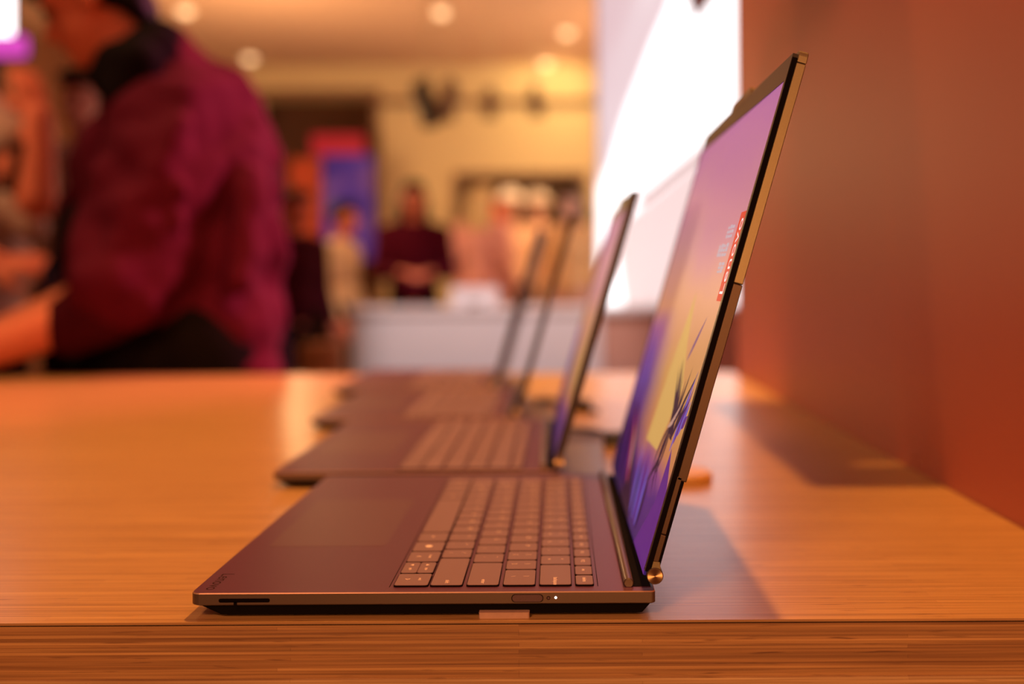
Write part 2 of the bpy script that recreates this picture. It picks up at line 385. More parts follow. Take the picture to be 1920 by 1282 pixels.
def screen_mat(name, strength):
    m = bpy.data.materials.new(name); m.use_nodes = True
    nt = m.node_tree; N = nt.nodes.new; Lk = nt.links.new; b = nt.nodes['Principled BSDF']
    uv = N('ShaderNodeUVMap'); sp = N('ShaderNodeSeparateXYZ'); Lk(uv.outputs[0], sp.inputs[0])
    mp = N('ShaderNodeMapping'); mp.inputs['Scale'].default_value = (2.2, 5, 1); Lk(uv.outputs[0], mp.inputs[0])
    nz = N('ShaderNodeTexNoise'); nz.inputs['Scale'].default_value = 1.0; nz.inputs['Detail'].default_value = 3; Lk(mp.outputs[0], nz.inputs['Vector'])
    ma = N('ShaderNodeMath'); ma.operation = 'MULTIPLY_ADD'; ma.inputs[1].default_value = 0.16; ma.inputs[2].default_value = -0.08
    Lk(nz.outputs['Fac'], ma.inputs[0])
    ad = N('ShaderNodeMath'); Lk(sp.outputs['Y'], ad.inputs[0]); Lk(ma.outputs[0], ad.inputs[1])
    def ramp(stops):
        r = N('ShaderNodeValToRGB'); el = r.color_ramp.elements
        el[0].position, el[0].color = stops[0][0], (*stops[0][1], 1); el[1].position, el[1].color = stops[-1][0], (*stops[-1][1], 1)
        for p, c in stops[1:-1]: e = el.new(p); e.color = (*c, 1)
        Lk(ad.outputs[0], r.inputs[0]); return r
    a = ramp([(0, (0.020, 0.006, 0.09)), (0.10, (0.055, 0.012, 0.15)), (0.15, (0.22, 0.05, 0.18)), (0.21, (0.50, 0.18, 0.07)), (0.34, (0.56, 0.26, 0.07)), (0.45, (0.58, 0.25, 0.10)),
              (0.56, (0.60, 0.25, 0.15)), (0.68, (0.48, 0.17, 0.24)), (0.85, (0.42, 0.14, 0.27)), (1, (0.34, 0.10, 0.30))])
    c = ramp([(0, (0.012, 0.005, 0.05)), (0.14, (0.03, 0.008, 0.08)), (0.30, (0.10, 0.03, 0.20)), (0.44, (0.32, 0.10, 0.22)), (0.52, (0.58, 0.24, 0.13)), (0.66, (0.50, 0.22, 0.20)),
              (0.85, (0.42, 0.15, 0.26)), (1, (0.36, 0.11, 0.28))])
    rs = N('ShaderNodeMapRange'); rs.inputs[1].default_value = 0.25; rs.inputs[2].default_value = 0.55; Lk(sp.outputs['X'], rs.inputs[0])
    mx = N('ShaderNodeMix'); mx.data_type = 'RGBA'; Lk(rs.outputs[0], mx.inputs[0]); Lk(c.outputs[0], mx.inputs[6]); Lk(a.outputs[0], mx.inputs[7])
    Lk(mx.outputs[2], b.inputs['Emission Color']); b.inputs['Emission Strength'].default_value = strength
    b.inputs['Base Color'].default_value = (0.02, 0.012, 0.02, 1); b.inputs['Roughness'].default_value = 0.30; b.inputs['Specular IOR Level'].default_value = 0.12
    return m
M['screen'] = screen_mat('screen_wallpaper', 1.0)
M['screen_dim'] = screen_mat('screen_wallpaper_dim', 0.8)

def disc_metal():
    m = bpy.data.materials.new('turned_metal'); m.use_nodes = True
    nt = m.node_tree; b = nt.nodes['Principled BSDF']
    tc = nt.nodes.new('ShaderNodeTexCoord'); g = nt.nodes.new('ShaderNodeTexGradient'); g.gradient_type = 'RADIAL'
    mp = nt.nodes.new('ShaderNodeMapping'); mp.inputs['Rotation'].default_value = (R(90), 0, 0)
    nt.links.new(tc.outputs['Object'], mp.inputs[0]); nt.links.new(mp.outputs[0], g.inputs[0])
    b.inputs['Base Color'].default_value = (0.42, 0.26, 0.14, 1)
    b.inputs['Metallic'].default_value = 1; b.inputs['Roughness'].default_value = 0.36; b.inputs['Anisotropic'].default_value = 0.9
    tg = nt.nodes.new('ShaderNodeTangent'); tg.axis = 'Y'; nt.links.new(tg.outputs[0], b.inputs['Tangent'])
    return m
M['disc'] = disc_metal()

def laptop(x, y, tall, label, details):
    root = tag(empty('laptop', (x, y, TZ)), label, 'laptop', 'laptops in a row on the bamboo table')
    # base: black tapered underside and aluminium deck with rounded front corners
    def lp(ins, z, rf=0.0045, rb=0.002):
        return [(px, py, z) for px, py in rrect(ins, LD-ins*0.9, ins, LW-ins, (rf, rb, rb, rf))]
    q = MB(); lq = lambda a, b, c, z: [(px, py, z) for px, py in rrect(a, LD-b, c, LW-c, (0.005, 0.002, 0.002, 0.005))]
    q.loft([lq(0.014, 0.0075, 0.0040, 0.0008), lq(0.012, 0.0060, 0.0032, 0.0012), lq(0.0016, 0.0016, 0.0012, 0.0069)]); q.build('underside', M['under'], root)
    q = MB(); q.loft([lp(0.0008, 0.0066), lp(0.0, 0.0072), lp(0.0, DECK-0.0005)], 1); q.loft([lp(0.0, DECK-0.0005), lp(0.00045, DECK)], 2, cap=False); q.add(lp(0.00045, DECK), [tuple(range(len(lp(0, 0))))], 0)
    q.build('base', [M['alu'], M['alu_side'], M['chamfer']], root)
    for fx in (0.03, 0.20):
        q = MB(); q.box(fx, fx+0.012, 0.022, LW-0.022, 0, 0.0012); q.build('rubber_foot', M['black'], root, bevel=0.0003)
    # touchpad
    q = MB(); q.loft([[(a, b, z) for a, b in rrect(0.0145, 0.084, 0.0875, 0.212, 0.003)] for z in (DECK-0.0002, DECK+0.00012)])
    q.build('touchpad', M['pad'], root)
    # keyboard grooves, keys
    for gx in (0.0996, 0.2072):
        q = MB(); q.box(gx, gx+0.00035, Y0, LW-0.014, DECK-0.0003, DECK+0.00008); q.build('groove', M['slot'], root)
    build_keyboard(root, details)
    # slot behind the deck, rounded bar along it
    q = MB(); q.box(0.2225, 0.2345, 0.0075, LW-0.0075, DECK-0.001, DECK+0.0003); q.build('hinge_slot', M['black'], root)
    q = MB()
    q.tube([(0.2232, 0.0072, DECK+0.0018), (0.2232, 0.0078, DECK+0.0018), (0.2232, LW-0.0078, DECK+0.0018), (0.2232, LW-0.0072, DECK+0.0018)], [0.0021, 0.0026, 0.0026, 0.0021], 32)
    q.build('hinge_bar', M['alu_side'], root)
    top = 0.277 if tall else 0.233
    ya, yb = 0.002, LW-0.002
    lo = 0.050 if tall else 0.006
    def slab(name, m, u0, u1, n0, n1, r, yy=(ya, yb), bevel=0.0004):
        q = MB()
        q.loft([[(a, b, n) for a, b in rrect(u0+g, u1-g, yy[0]+g, yy[1]-g, [max(1e-4, t-g) for t in (r if isinstance(r, (list, tuple)) else [r]*4)])] for n, g in ((n0, bevel), (n0+bevel, 0), (n1-bevel, 0), (n1, bevel))])
        q.map(lid); return q.build(name, m, root)
    if tall:
        slab('lid_panel', M['alu_dim'], lo, 0.1545, -0.0023, 0.0028, 0.0006)
        slab('lid_panel', M['alu_lit'], 0.1547, 0.2715, -0.0023, 0.0028, 0.0006)
        slab('lid_cap', M['alu_lit'], 0.2717, top+0.0012, -0.0023, 0.0028, [0.0004, 0.003, 0.003, 0.0004])
    else:
        slab('lid_panel', M['lid_side'], lo, top, -0.0020, 0.0024, [0.001, 0.005, 0.005, 0.001])
    # bezel ring
    nb0, nb1 = (0.0028, 0.0057) if tall else (0.0024, 0.0046)
    bu1 = top-0.0015; side = 0.004; ub = 0.014
    b0 = 0.001
    q = MB(); q.box(b0, bu1, ya+0.0004, ya+side, nb0, nb1); q.box(b0, bu1, yb-side, yb-0.0004, nb0, nb1)
    q.box(bu1-ub, bu1, ya+side, yb-side, nb0, nb1)
    q.map(lid); q.build('bezel', M['bezel'], root)
    if tall:
        q = MB(); q.box(b0, bu1-0.002, ya-0.0001, ya+0.0006, nb0, nb1-0.0003); q.map(lid); q.build('rubber_edge', M['black'], root)
    # webcam bump on the top edge
    q = MB(); q.loft([[(u, yy, n) for u, yy in rrect(top-0.004, top+0.0042, LW/2-0.034, LW/2+0.034, (0.001, 0.004, 0.004, 0.001))] for n in (nb0-0.002, nb1)])
    q.map(lid); q.build('webcam_bump', M['alu_lit'] if tall else M['lid_side'], root)
    # display
    du0, du1, dy0, dy1, dn = -0.002, bu1-ub, ya+side, yb-side, nb1-0.0004
    q = MB(); q.box(du0, du1, dy0, dy1, dn-0.0012, dn); q.map(lid)
    disp = q.build('display', M['screen'] if details else M['screen_dim'], root)
    uvl = disp.data.uv_layers.new(name='UVMap')
    for lpz in disp.data.loops:
        v = disp.data.vertices[lpz.vertex_index].co
        t = ((v.x-HX)*SA+(v.z-HZ)*CA-du0)/(du1-du0); s_ = (dy1-v.y)/(dy1-dy0)
        uvl.data[lpz.index].uv = (s_, t)
    # hinge
    for (h0, h1) in ((0.0015, 0.020), (LW-0.020, LW-0.0015)):
        near = h0 < 0.1
        q = MB(); n = 28
        ring = lambda rr, yy: [(HX+rr*math.cos(2*math.pi*i/n), yy, HZ+rr*math.sin(2*math.pi*i/n)) for i in range(n)]
        q.loft([ring(0.0043, h1), ring(0.0043, h0+0.0004), ring(0.0040, h0)]); hg = q.build('hinge', M['alu_side'], root, smooth=False)
        if near:
            q = MB(); q.loft([[(p[0]-HX, p[1]-h0, p[2]-HZ) for p in ring(0.0038, h0-0.0001)], [(p[0]-HX, p[1]-h0, p[2]-HZ) for p in ring(0.0002, h0+0.0006)]])
            c = q.build('hinge_cap', M['disc'], hg, smooth=False); c.location = (HX, h0, HZ)
        if tall:
            yy = (0.0020, 0.0075) if near else (LW-0.0075, LW-0.0020)
            slab('hinge_arm', M['alu_dim'], 0.0215, 0.052, 0.0004, 0.0038, 0.0005, yy, 0.0002)
            slab('hinge_arm', M['alu_dim'], 0.0068, 0.0213, 0.0002, 0.0040, 0.0005, yy, 0.0002)
            q = MB(); q.loft([[Vector(p) for p in ((0.0005, yy0, -0.0035), (0.0005, yy0, 0.0040), (0.0066, yy0, 0.0046), (0.0074, yy0, -0.0004))] for yy0 in yy])
            q.map(lid); q.build('hinge_bracket', M['alu_lit'], root)
            q = MB(); q.box(0.004, 0.0505, yy[0]+0.0004, yy[1], -0.0012, 0.0004); q.map(lid); q.build('hinge_rail', M['black'], root)
        else:
            yy = (0.0020, 0.0175) if near else (LW-0.0175, LW-0.0020)
            q = MB(); q.box(0.0, 0.0065, yy[0], yy[1], -0.0018, 0.0024); q.map(lid); q.build('hinge_bracket', M['alu_side'], root)
    if tall:
        q = MB(); q.box(0.004, 0.0505, 0.0085, LW-0.0085, 0.0006, 0.0026); q.map(lid); q.build('screen_backing', M['bezel'], root)
    if not details: return root
    # side features on the near (right) flank
    def side_shape(name, m, pts, dep=0.0003):
        q = MB(); q.loft([[(px, yy, pz) for px, pz in pts] for yy in (dep, -dep*0.25)]); return q.build(name, m, root)
    sx = lambda p: (p-354)*0.2705/1000
    sz = lambda p: DECK-(p-1111)*0.2705/1000
    side_shape('air_slot', M['slot'], rrect(sx(408), sx(504), sz(1128.5), sz(1121), 0.0009))
    side_shape('slot_tick', M['slot'], rrect(sx(436), sx(442.5), sz(1136), sz(1127), 0.0001))
    side_shape('power_button_rim', M['slot'], rrect(sx(957), sx(1017), sz(1131), sz(1115.5), 0.0020))
    side_shape('power_button', M['button'], rrect(sx(958.5), sx(1015.5), sz(1130), sz(1116.5), 0.0018), 0.0005)
    side_shape('pin_hole', M['slot'], rrect(sx(1023), sx(1030), sz(1126.5), sz(1119.5), 0.0009))
    side_shape('pin_hole_core', M['button'], rrect(sx(1024.2), sx(1028.8), sz(1125.3), sz(1120.7), 0.0006), 0.0005)
    side_shape('status_led', M['led'], rrect(sx(1038), sx(1042.4), sz(1124.5), sz(1120.1), 0.00055), 0.0006)
    # palm-rest writing
    me = text_mesh('Lenovo', 0.0095); me.transform(LEGM.to_4x4()); me.materials.append(M['logo_dark'])
    o = link('palm_rest_logo', me, root); o.location = (0.0085, 0.0195, DECK+0.00006)
    # ---- artwork on the lit display, flat on its surface
    W_, H_ = dy1-dy0, du1-du0
    def art(name, m, pts, lift=0.00005):
        q = MB(); q.add([lid(Vector((du0+t*H_, dy1-s*W_, dn+lift))) for s, t in pts], [tuple(range(len(pts)))])
        return q.build(name, M[m], disp)
    def leaf(s0, t0, s1, t1, wd, m, bend=0.0, lift=0.0001):
        L_, R_ = [], []; n = 9
        for i in range(n+1):
            f = i/n; s = s0+(s1-s0)*f+bend*math.sin(f*math.pi); t = t0+(t1-t0)*f
            ds, dt = (s1-s0)*W_, (t1-t0)*H_; ln = math.hypot(ds, dt); px_, pt_ = -dt/ln/W_, ds/ln/H_
            ww = wd*math.sin(math.pi*min(1, 0.06+f*0.94))*(1-0.35*f)
            L_.append((s+px_*ww, t+pt_*ww)); R_.append((s-px_*ww, t-pt_*ww))
        art('plant_leaf', m, L_+R_[::-1], lift)
    # red corner flag with writing
    art('red_flag', 'screen_red', [(0.945, 0.553), (1.0, 0.553), (1.0, 0.738), (0.945, 0.738)], 0.00012)
    me = text_mesh('Lenovo', 0.0142); me.materials.append(M['screen_white'])
    # reading up the lid: text x -> +u, text y -> +y (away from the near edge)
    for v in me.vertices:
        c_ = v.co.copy(); v.co = lid(Vector((du0+0.645*H_+c_.x, dy0+0.0075+c_.y, dn+0.00020)))
    link('flag_writing', me, disp)
    # three pale blocks of unreadable small characters
    for (s0, t0, nr, nc, w_, h_) in ((0.845, 0.688, 3, 3, 0.070, 0.030), (0.800, 0.648, 3, 4, 0.110, 0.030), (0.858, 0.612, 3, 2, 0.062, 0.024)):
        q = MB(); rr = random.Random(int(s0*1000))
        for i in range(nr):
            for j in range(nc):
                a0 = s0+w_*j/nc; b0_ = t0+h_*i/nr
                a1 = a0+w_/nc*rr.uniform(0.7, 0.98); b1 = b0_+h_/nr*rr.uniform(0.55, 0.9)
                q.add([lid(Vector((du0+t*H_, dy1-s*W_, dn+0.00012))) for s, t in ((a0, b0_), (a1, b0_), (a1, b1), (a0, b1))], [(0, 1, 2, 3)])
        q.build('screen_characters', M['screen_grey'], disp)
    # plants
    art('plant_shade', 'plant_dark', [(0.36, 0.0), (0.62, 0.0), (0.50, 0.07), (0.30, 0.20), (0.16, 0.24), (0.20, 0.12)], 0.00004)
    art('plant_shade', 'plant_purple', [(0.78, 0.0), (1.0, 0.0), (1.0, 0.16), (0.92, 0.24), (0.90, 0.12)], 0.00004)
    rr = random.Random(5)
    art('plant_blade', 'plant_yellow', [(0.54, 0.19), (0.74, 0.20), (0.84, 0.36), (0.74, 0.45), (0.665, 0.57), (0.61, 0.42)], 0.00006)
    leaf(0.80, 0.415, 0.90, 0.520, 0.0022, 'plant_purple')
    for k in range(14):
        leaf(0.86+rr.uniform(-.03, .03), 0.25, 0.72+k*0.020, 0.33+rr.uniform(0, .09), 0.0026, 'plant_dark', lift=0.00012+k*1e-5)
    for k in range(7):
        leaf(0.84, 0.285+rr.uniform(-.01, .01), 0.70+k*0.028, 0.13+rr.uniform(-.03, .02), 0.0022, 'plant_dark', rr.uniform(-.05, .03), lift=0.00013+k*1e-5)
    for k in range(4):
        leaf(0.90+k*.02, 0.23+k*.02, 0.97+k*0.008, 0.41-k*0.03, 0.0034, ('plant_blue', 'plant_purple')[k % 2], lift=0.00009+k*1e-5)
    for k in range(6):
        leaf(0.60+k*.03, 0.02, 0.52+k*0.045, 0.15+rr.uniform(-.02, .05), 0.005, ('plant_blue', 'plant_dark', 'plant_blue', 'plant_purple')[k % 4], lift=0.00010+k*1e-5)
    for k in range(5):
        leaf(0.20+k*.05, 0.02, 0.05+k*0.06, 0.20+rr.uniform(-.02, .08), 0.006, ('plant_dark', 'plant_purple')[k % 2], lift=0.00010+k*1e-5)
    leaf(0.42, 0.05, 0.20, 0.22, 0.006, 'plant_pink', lift=0.00019); leaf(0.40, 0.08, 0.28, 0.19, 0.0030, 'plant_pale', lift=0.0002)
    for k in range(5):
        leaf(0.80+k*.012, 0.265+k*.006, 0.86+k*0.01, 0.285+k*0.012, 0.0016, 'plant_pale', lift=0.00025+k*1e-5)
    leaf(0.12, 0.30, 0.10, 0.46, 0.006, 'plant_purple', lift=0.0001); leaf(0.18, 0.28, 0.17, 0.44, 0.004, 'plant_blue', lift=0.00012)
    return root

laptop(-0.187, 0.505, True, 'nearest open laptop with the tall extended screen and visible keys', True)
laptop(-0.235, 0.820, False, 'second open laptop from the front, right behind the tall-screened one', False)
laptop(-0.281, 1.130, False, 'third open laptop from the front, blurred in the row', False)
laptop(-0.325, 1.440, False, 'farthest open laptop at the back end of the table', False)

# pad under the front laptop
q = MB(); q.loft([[(a, b, z) for a, b in rrect(-0.0128, 0.0128, 0, 0.0045, 0.001)] for z in (0, 0.0004, 0.0027, 0.0030)])
o = q.build('adhesive_pad', M['tape']); o.location = (-0.0275, 0.5035, TZ)
tag(o, 'small tan pad sticking out under the side of the nearest laptop', 'pad')

# security puck and cables behind the lids
q = MB(); n = 24
q.loft([[(r_*math.cos(2*math.pi*i/n), r_*math.sin(2*math.pi*i/n), z) for i in range(n)] for r_, z in ((0.022, 0), (0.023, 0.001), (0.023, 0.006), (0.021, 0.008))])
o = q.build('security_puck', M['puck']); o.location = (0.108, 0.845, TZ); tag(o, 'flat round tan puck on the table behind the nearest screen', 'puck')
def cable(pts, label, plug):
    e = tag(empty('security_cable', (*pts[0][:2], TZ)), label, 'cable', 'cables behind the laptop screens')
    P = [Vector(p) for p in pts]; fine = []
    for i in range(len(P)-1):
        p0, p1, p2, p3 = P[max(i-1, 0)], P[i], P[i+1], P[min(i+2, len(P)-1)]
        for k in range(8):
            t = k/8
            fine.append(0.5*((2*p1)+(p2-p0)*t+(2*p0-5*p1+4*p2-p3)*t*t+(3*p1-p0-3*p2+p3)*t**3))
    fine.append(P[-1]); off = Vector((*pts[0][:2], 0))
    q = MB(); q.tube([p-off for p in fine], 0.0028, 8); q.build('cord', M['cable'], e, smooth=True)
    q = MB(); d = P[plug]-off; q.loft([[(d.x+a, d.y+b, z) for a, b in rrect(-0.013, 0.013, -0.009, 0.009, 0.004)] for z in (0.0005, 0.012, 0.014)])
    q.build('plug', M['cable'], e)
cable([(0.00, 1.085, 0.008), (0.030, 1.10, 0.004), (0.052, 1.07, 0.004), (0.060, 1.02, 0.006), (0.085, 1.03, 0.004), (0.14, 1.10, 0.004)], 'black cable with a plug lying behind the second laptop screen', 3)
cable([(-0.030, 1.36, 0.004), (-0.01, 1.37, 0.004), (0.01, 1.34, 0.004), (0.03, 1.29, 0.005), (0.05, 1.25, 0.004)], 'dark cable curling behind the third laptop screen', 3)

# shelf on the red wall, above the picture: it shades the table next to the wall
q = MB(); X0, X1, Ya, Yb, z = 0.215, 0.3165, 0.932, 1.322, TZ+0.60
hx0, hx1, hy0, hy1 = 0.260, 0.302, 0.995, 1.006
for (a, b, c, d) in ((X0, X1, Ya, hy0), (X0, hx0, hy0, hy1), (hx1, X1, hy0, hy1), (X0, X1, hy1, Yb)):
    q.box(a, b, c, d, z, z+0.02)
o = q.build('wall_shelf', M['redwall']); tag(o, 'red shelf on the wall above the table, out of the picture', 'shelf')

# ------------------------------------------------------------------ counter, light box, signs, lamps
e = tag(empty('white_counter', at(880, 577, 5.5)), 'white counter with a rounded end beyond the bamboo table', 'counter')
e.location.z = 0
cz = at(0, 577, 5.5).z
x0 = at(640, 0, 5.5).x-e.location.x; x1 = at(1128, 0, 5.5).x-e.location.x; x2 = at(1420, 0, 5.5).x-e.location.x
q = MB(); q.loft([[(a, b, z) for a, b in rrect(x0, x1, 0, 0.6, (0.28, 0.002, 0.002, 0.05), 10)] for z in (0.06, cz-0.03)]); q.build('white_panel', M['white'], e)
q = MB(); q.box(x1+0.002, x2, 0.02, 0.6, 0.06, cz-0.03); q.build('salmon_panel', M['salmon'], e)
q = MB(); q.loft([[(a, b, z) for a, b in rrect(x0-0.01, x2, -0.015, 0.61, (0.29, 0.002, 0.002, 0.05), 10)] for z in (cz-0.03, cz)]); q.build('counter_top', M['white'], e)
q = MB(); q.box(x0+0.25, x2-0.02, 0.05, 0.55, 0, 0.06); q.build('plinth', M['metal_black'], e)
# small white printer
e = tag(empty('receipt_printer', (at(890, 0, 5.75).x, 5.78, cz)), 'small white printer standing on the white counter', 'printer')
q = MB(); q.loft([[(a, b, z) for a, b in rrect(-0.135, 0.135, -0.09, 0.09, 0.02)] for z in (0, 0.095, 0.115)]); q.build('case', M['white'], e, bevel=0)
q = MB(); q.box(-0.04, 0.05, -0.094, -0.088, 0.008, 0.028); q.build('paper_slot', M['metal_grey'], e)

def lightbox_mat():
    m = bpy.data.materials.new('lightbox_print'); m.use_nodes = True
    nt = m.node_tree; N = nt.nodes.new; Lk = nt.links.new; b = nt.nodes['Principled BSDF']
    tc = N('ShaderNodeTexCoord'); sp = N('ShaderNodeSeparateXYZ'); Lk(tc.outputs['Object'], sp.inputs[0])
    # the print is greyer left of a slanting line, in long slanting streaks
    zz = N('ShaderNodeMath'); zz.operation = 'MULTIPLY_ADD'; zz.inputs[1].default_value = 0.387; zz.inputs[2].default_value = -0.988; Lk(sp.outputs['Z'], zz.inputs[0])
    d = N('ShaderNodeMath'); d.operation = 'SUBTRACT'; Lk(zz.outputs[0], d.inputs[0]); Lk(sp.outputs['X'], d.inputs[1])
    cb = N('ShaderNodeCombineXYZ'); Lk(d.outputs[0], cb.inputs['X'])
    z2 = N('ShaderNodeMath'); z2.operation = 'MULTIPLY'; z2.inputs[1].default_value = 0.14; Lk(sp.outputs['Z'], z2.inputs[0]); Lk(z2.outputs[0], cb.inputs['Y'])
    nz = N('ShaderNodeTexNoise'); nz.inputs['Scale'].default_value = 9.0; nz.inputs['Detail'].default_value = 1; Lk(cb.outputs[0], nz.inputs['Vector'])
    m2 = N('ShaderNodeMath'); m2.operation = 'MULTIPLY_ADD'; m2.inputs[1].default_value = 0.5; m2.inputs[2].default_value = -0.25; Lk(nz.outputs['Fac'], m2.inputs[0])
    ad = N('ShaderNodeMath'); Lk(d.outputs[0], ad.inputs[0]); Lk(m2.outputs[0], ad.inputs[1])
    r = N('ShaderNodeValToRGB'); el = r.color_ramp.elements
    el[0].position = 0.03; el[0].color = (1, 0.96, 0.97, 1); el[1].position = 0.50; el[1].color = (0.32, 0.235, 0.25, 1)
    x = el.new(0.14); x.color = (0.36, 0.295, 0.31, 1)
    Lk(ad.outputs[0], r.inputs[0]); Lk(r.outputs[0], b.inputs['Emission Color']); b.inputs['Emission Strength'].default_value = 2.2
    b.inputs['Base Color'].default_value = (0.25, 0.25, 0.25, 1)
    return m
YL = 6.3
lx0, lx1 = at(1119, 0, YL).x, at(1420, 0, YL).x; lzb, lzt = at(0, 578, YL).z, 2.95
e = tag(empty('light_box', ((lx0+lx1)/2, YL, 0)), 'tall white glowing light box behind the laptop screens', 'light box')
hw = (lx1-lx0)/2
q = MB(); q.box(-hw+0.012, hw-0.012, 0.0, 0.04, lzb, lzt-0.012); q.build('lit_panel', lightbox_mat(), e)
for (a, b, c, d) in ((-hw, -hw+0.012, 0, lzt), (hw-0.012, hw, 0, lzt), (-hw, hw, lzt-0.012, lzt), (-hw, hw, 0, lzb)):
    q = MB(); q.box(a, b, -0.01, 0.10, c, d); q.build('frame_bar', M['white'], e)
def lb(pts, m, name):
    q = MB(); P = [at(x, y, YL) for x, y in pts]
    q.loft([[(p.x-(lx0+lx1)/2, yy, p.z) for p in P] for yy in (-0.001, -0.003)]); q.build(name, m, e)
M['print_pink'] = mat('print_pink', (0.52, 0.33, 0.31), 0.5, emit=0.55)
M['print_brown'] = mat('print_brown', (0.22, 0.08, 0.06), 0.5, emit=0.30)
M['print_pale'] = mat('print_pale', (0.92, 0.84, 0.84), 0.5, emit=0.75)
lb([(1325, 262), (1325, 285), (1200, 385), (1190, 372)], M['print_pink'], 'printed_band')
lb([(1325, 288), (1325, 577), (1168, 577), (1150, 430), (1200, 388)], M['print_pale'], 'printed_shape')
lb([(1270, -60), (1385, -60), (1306, 48)], M['print_brown'], 'printed_corner')

def panel(name, x0, x1, y0, y1, d, m, label, cat, thick=0.04, frame_m=None):
    a, b = at(x0, y1, d), at(x1, y0, d)
    e = tag(empty(name, ((a.x+b.x)/2, d, a.z)), label, cat)
    hw_, h = (b.x-a.x)/2, b.z-a.z
    q = MB(); q.loft([[(p, yy, r_) for p, r_ in rrect(-hw_, hw_, 0, h, 0.02)] for yy in (0, thick)]); q.build('panel_face', m, e)
    q = MB(); q.box(-hw_-0.01, hw_+0.01, thick, thick+0.02, -0.01, h+0.01); q.build('panel_back', frame_m or M['metal_black'], e)
    q = MB(); q.box(-0.02, 0.02, thick+0.005, thick+0.02, -a.z, -0.01)
    q.build('panel_post', frame_m or M['metal_black'], e)
    return e
def poster_mat():
    m = bpy.data.materials.new('purple_poster'); m.use_nodes = True
    nt = m.node_tree; b = nt.nodes['Principled BSDF']; N = nt.nodes.new; Lk = nt.links.new
    tc = N('ShaderNodeTexCoord'); nz = N('ShaderNodeTexNoise'); nz.inputs['Scale'].default_value = 3.2; nz.inputs['Detail'].default_value = 1
    Lk(tc.outputs['Object'], nz.inputs['Vector'])
    r = N('ShaderNodeValToRGB'); el = r.color_ramp.elements
    el[0].position = 0.36; el[0].color = (0.06, 0.02, 0.18, 1); el[1].position = 0.66; el[1].color = (0.32, 0.09, 0.22, 1)
    x = el.new(0.5); x.color = (0.12, 0.04, 0.26, 1)
    Lk(nz.outputs['Fac'], r.inputs[0]); Lk(r.outputs[0], b.inputs['Emission Color']); b.inputs['Emission Strength'].default_value = 0.55
    b.inputs['Base Color'].default_value = (0.02, 0.01, 0.03, 1); b.inputs['Specular IOR Level'].default_value = 0.03
    return m
panel('purple_poster', 606, 700, 288, 485, 9.2, poster_mat(), 'glowing purple poster screen in the dark doorway', 'screen')
panel('red_sign', 585, 684, 250, 290, 9.4, M['sign_red'], 'lit red sign above the purple poster', 'sign')
panel('red_banner', 545, 602, 295, 560, 9.6, M['banner'], 'dull red hanging banner left of the purple poster', 'banner')
panel('white_sign', -90, 18, -60, 62, 5.06, M['lit_white'], 'bright white lit sign at the upper left corner', 'sign')
panel('magenta_sign', -80, 46, 60, 98, 4.80, M['lit_magenta'], 'glowing magenta strip below the white lit sign', 'sign')

# ceiling downlights and track spotlights
def downlight(x, y, i):
    d = (HC-0.01-CZ)*F/(521-y)
    p = at(x, y, d)
    e = tag(empty('downlight', (p.x, d, HC)), ('leftmost round ceiling downlight above the maroon sweatshirt', 'round ceiling downlight above the doorway', 'round ceiling downlight at the top middle', 'round ceiling downlight nearest the light box', 'lowest round ceiling downlight by the cove')[i], 'downlight', 'ceiling downlights')
    n = 20; q = MB(); ring = lambda r_, z: [(r_*math.cos(2*math.pi*k/n), r_*math.sin(2*math.pi*k/n), z) for k in range(n)]
    q.loft([ring(0.075, 0), ring(0.075, -0.012), ring(0.06, -0.012)], cap=False); q.build('trim_ring', M['ceil'], e)
    q = MB(); q.loft([ring(0.055, -0.004), ring(0.055, -0.03), ring(0.03, -0.05)]); q.build('lens', M['bulb'], e, smooth=True)
for i, (x, y) in enumerate(((350, 15), (470, 105), (830, 20), (1065, 60), (1025, 118))): downlight(x, y, i)
def spotlight(x, y, d, ang, big, label, m):
    p = at(x, y, d)
    e = tag(empty('track_spotlight', p), label, 'spotlight', 'track spotlights')
    s = big; q = MB(); dirv = Vector((math.sin(ang), -0.25, -math.cos(ang))).normalized()
    q.tube([-dirv*0.13*s, -dirv*0.10*s, dirv*0.10*s, dirv*0.13*s], [0.035*s, 0.055*s, 0.062*s, 0.068*s], 16, 0); q.build('lamp_head', m, e)
    q = MB(); q.tube([(0.0, 0.07*s, 0), (0.0, 0.07*s, 0.16*s)], 0.012*s, 8); q.build('yoke', m, e)
    q = MB(); q.tube([(0, 0.07*s, 0.15*s), (0, 0.07*s, HC-p.z)], 0.009, 8); q.build('stem', M['plaster'], e)
spotlight(800, 190, 7.0, 0.35, 1.25, 'black angled spotlight, largest on the ceiling track', M['metal_black'])
spotlight(842, 185, 7.3, -0.15, 1.1, 'brown spotlight just right of the largest black one', M['metal_grey'])
spotlight(920, 192, 7.6, 0.0, 0.85, 'middle brown spotlight hanging before the yellow wall', M['metal_grey'])
spotlight(1006, 190, 7.6, 0.15, 0.85, 'right-hand brown spotlight hanging before the yellow wall', M['metal_grey'])

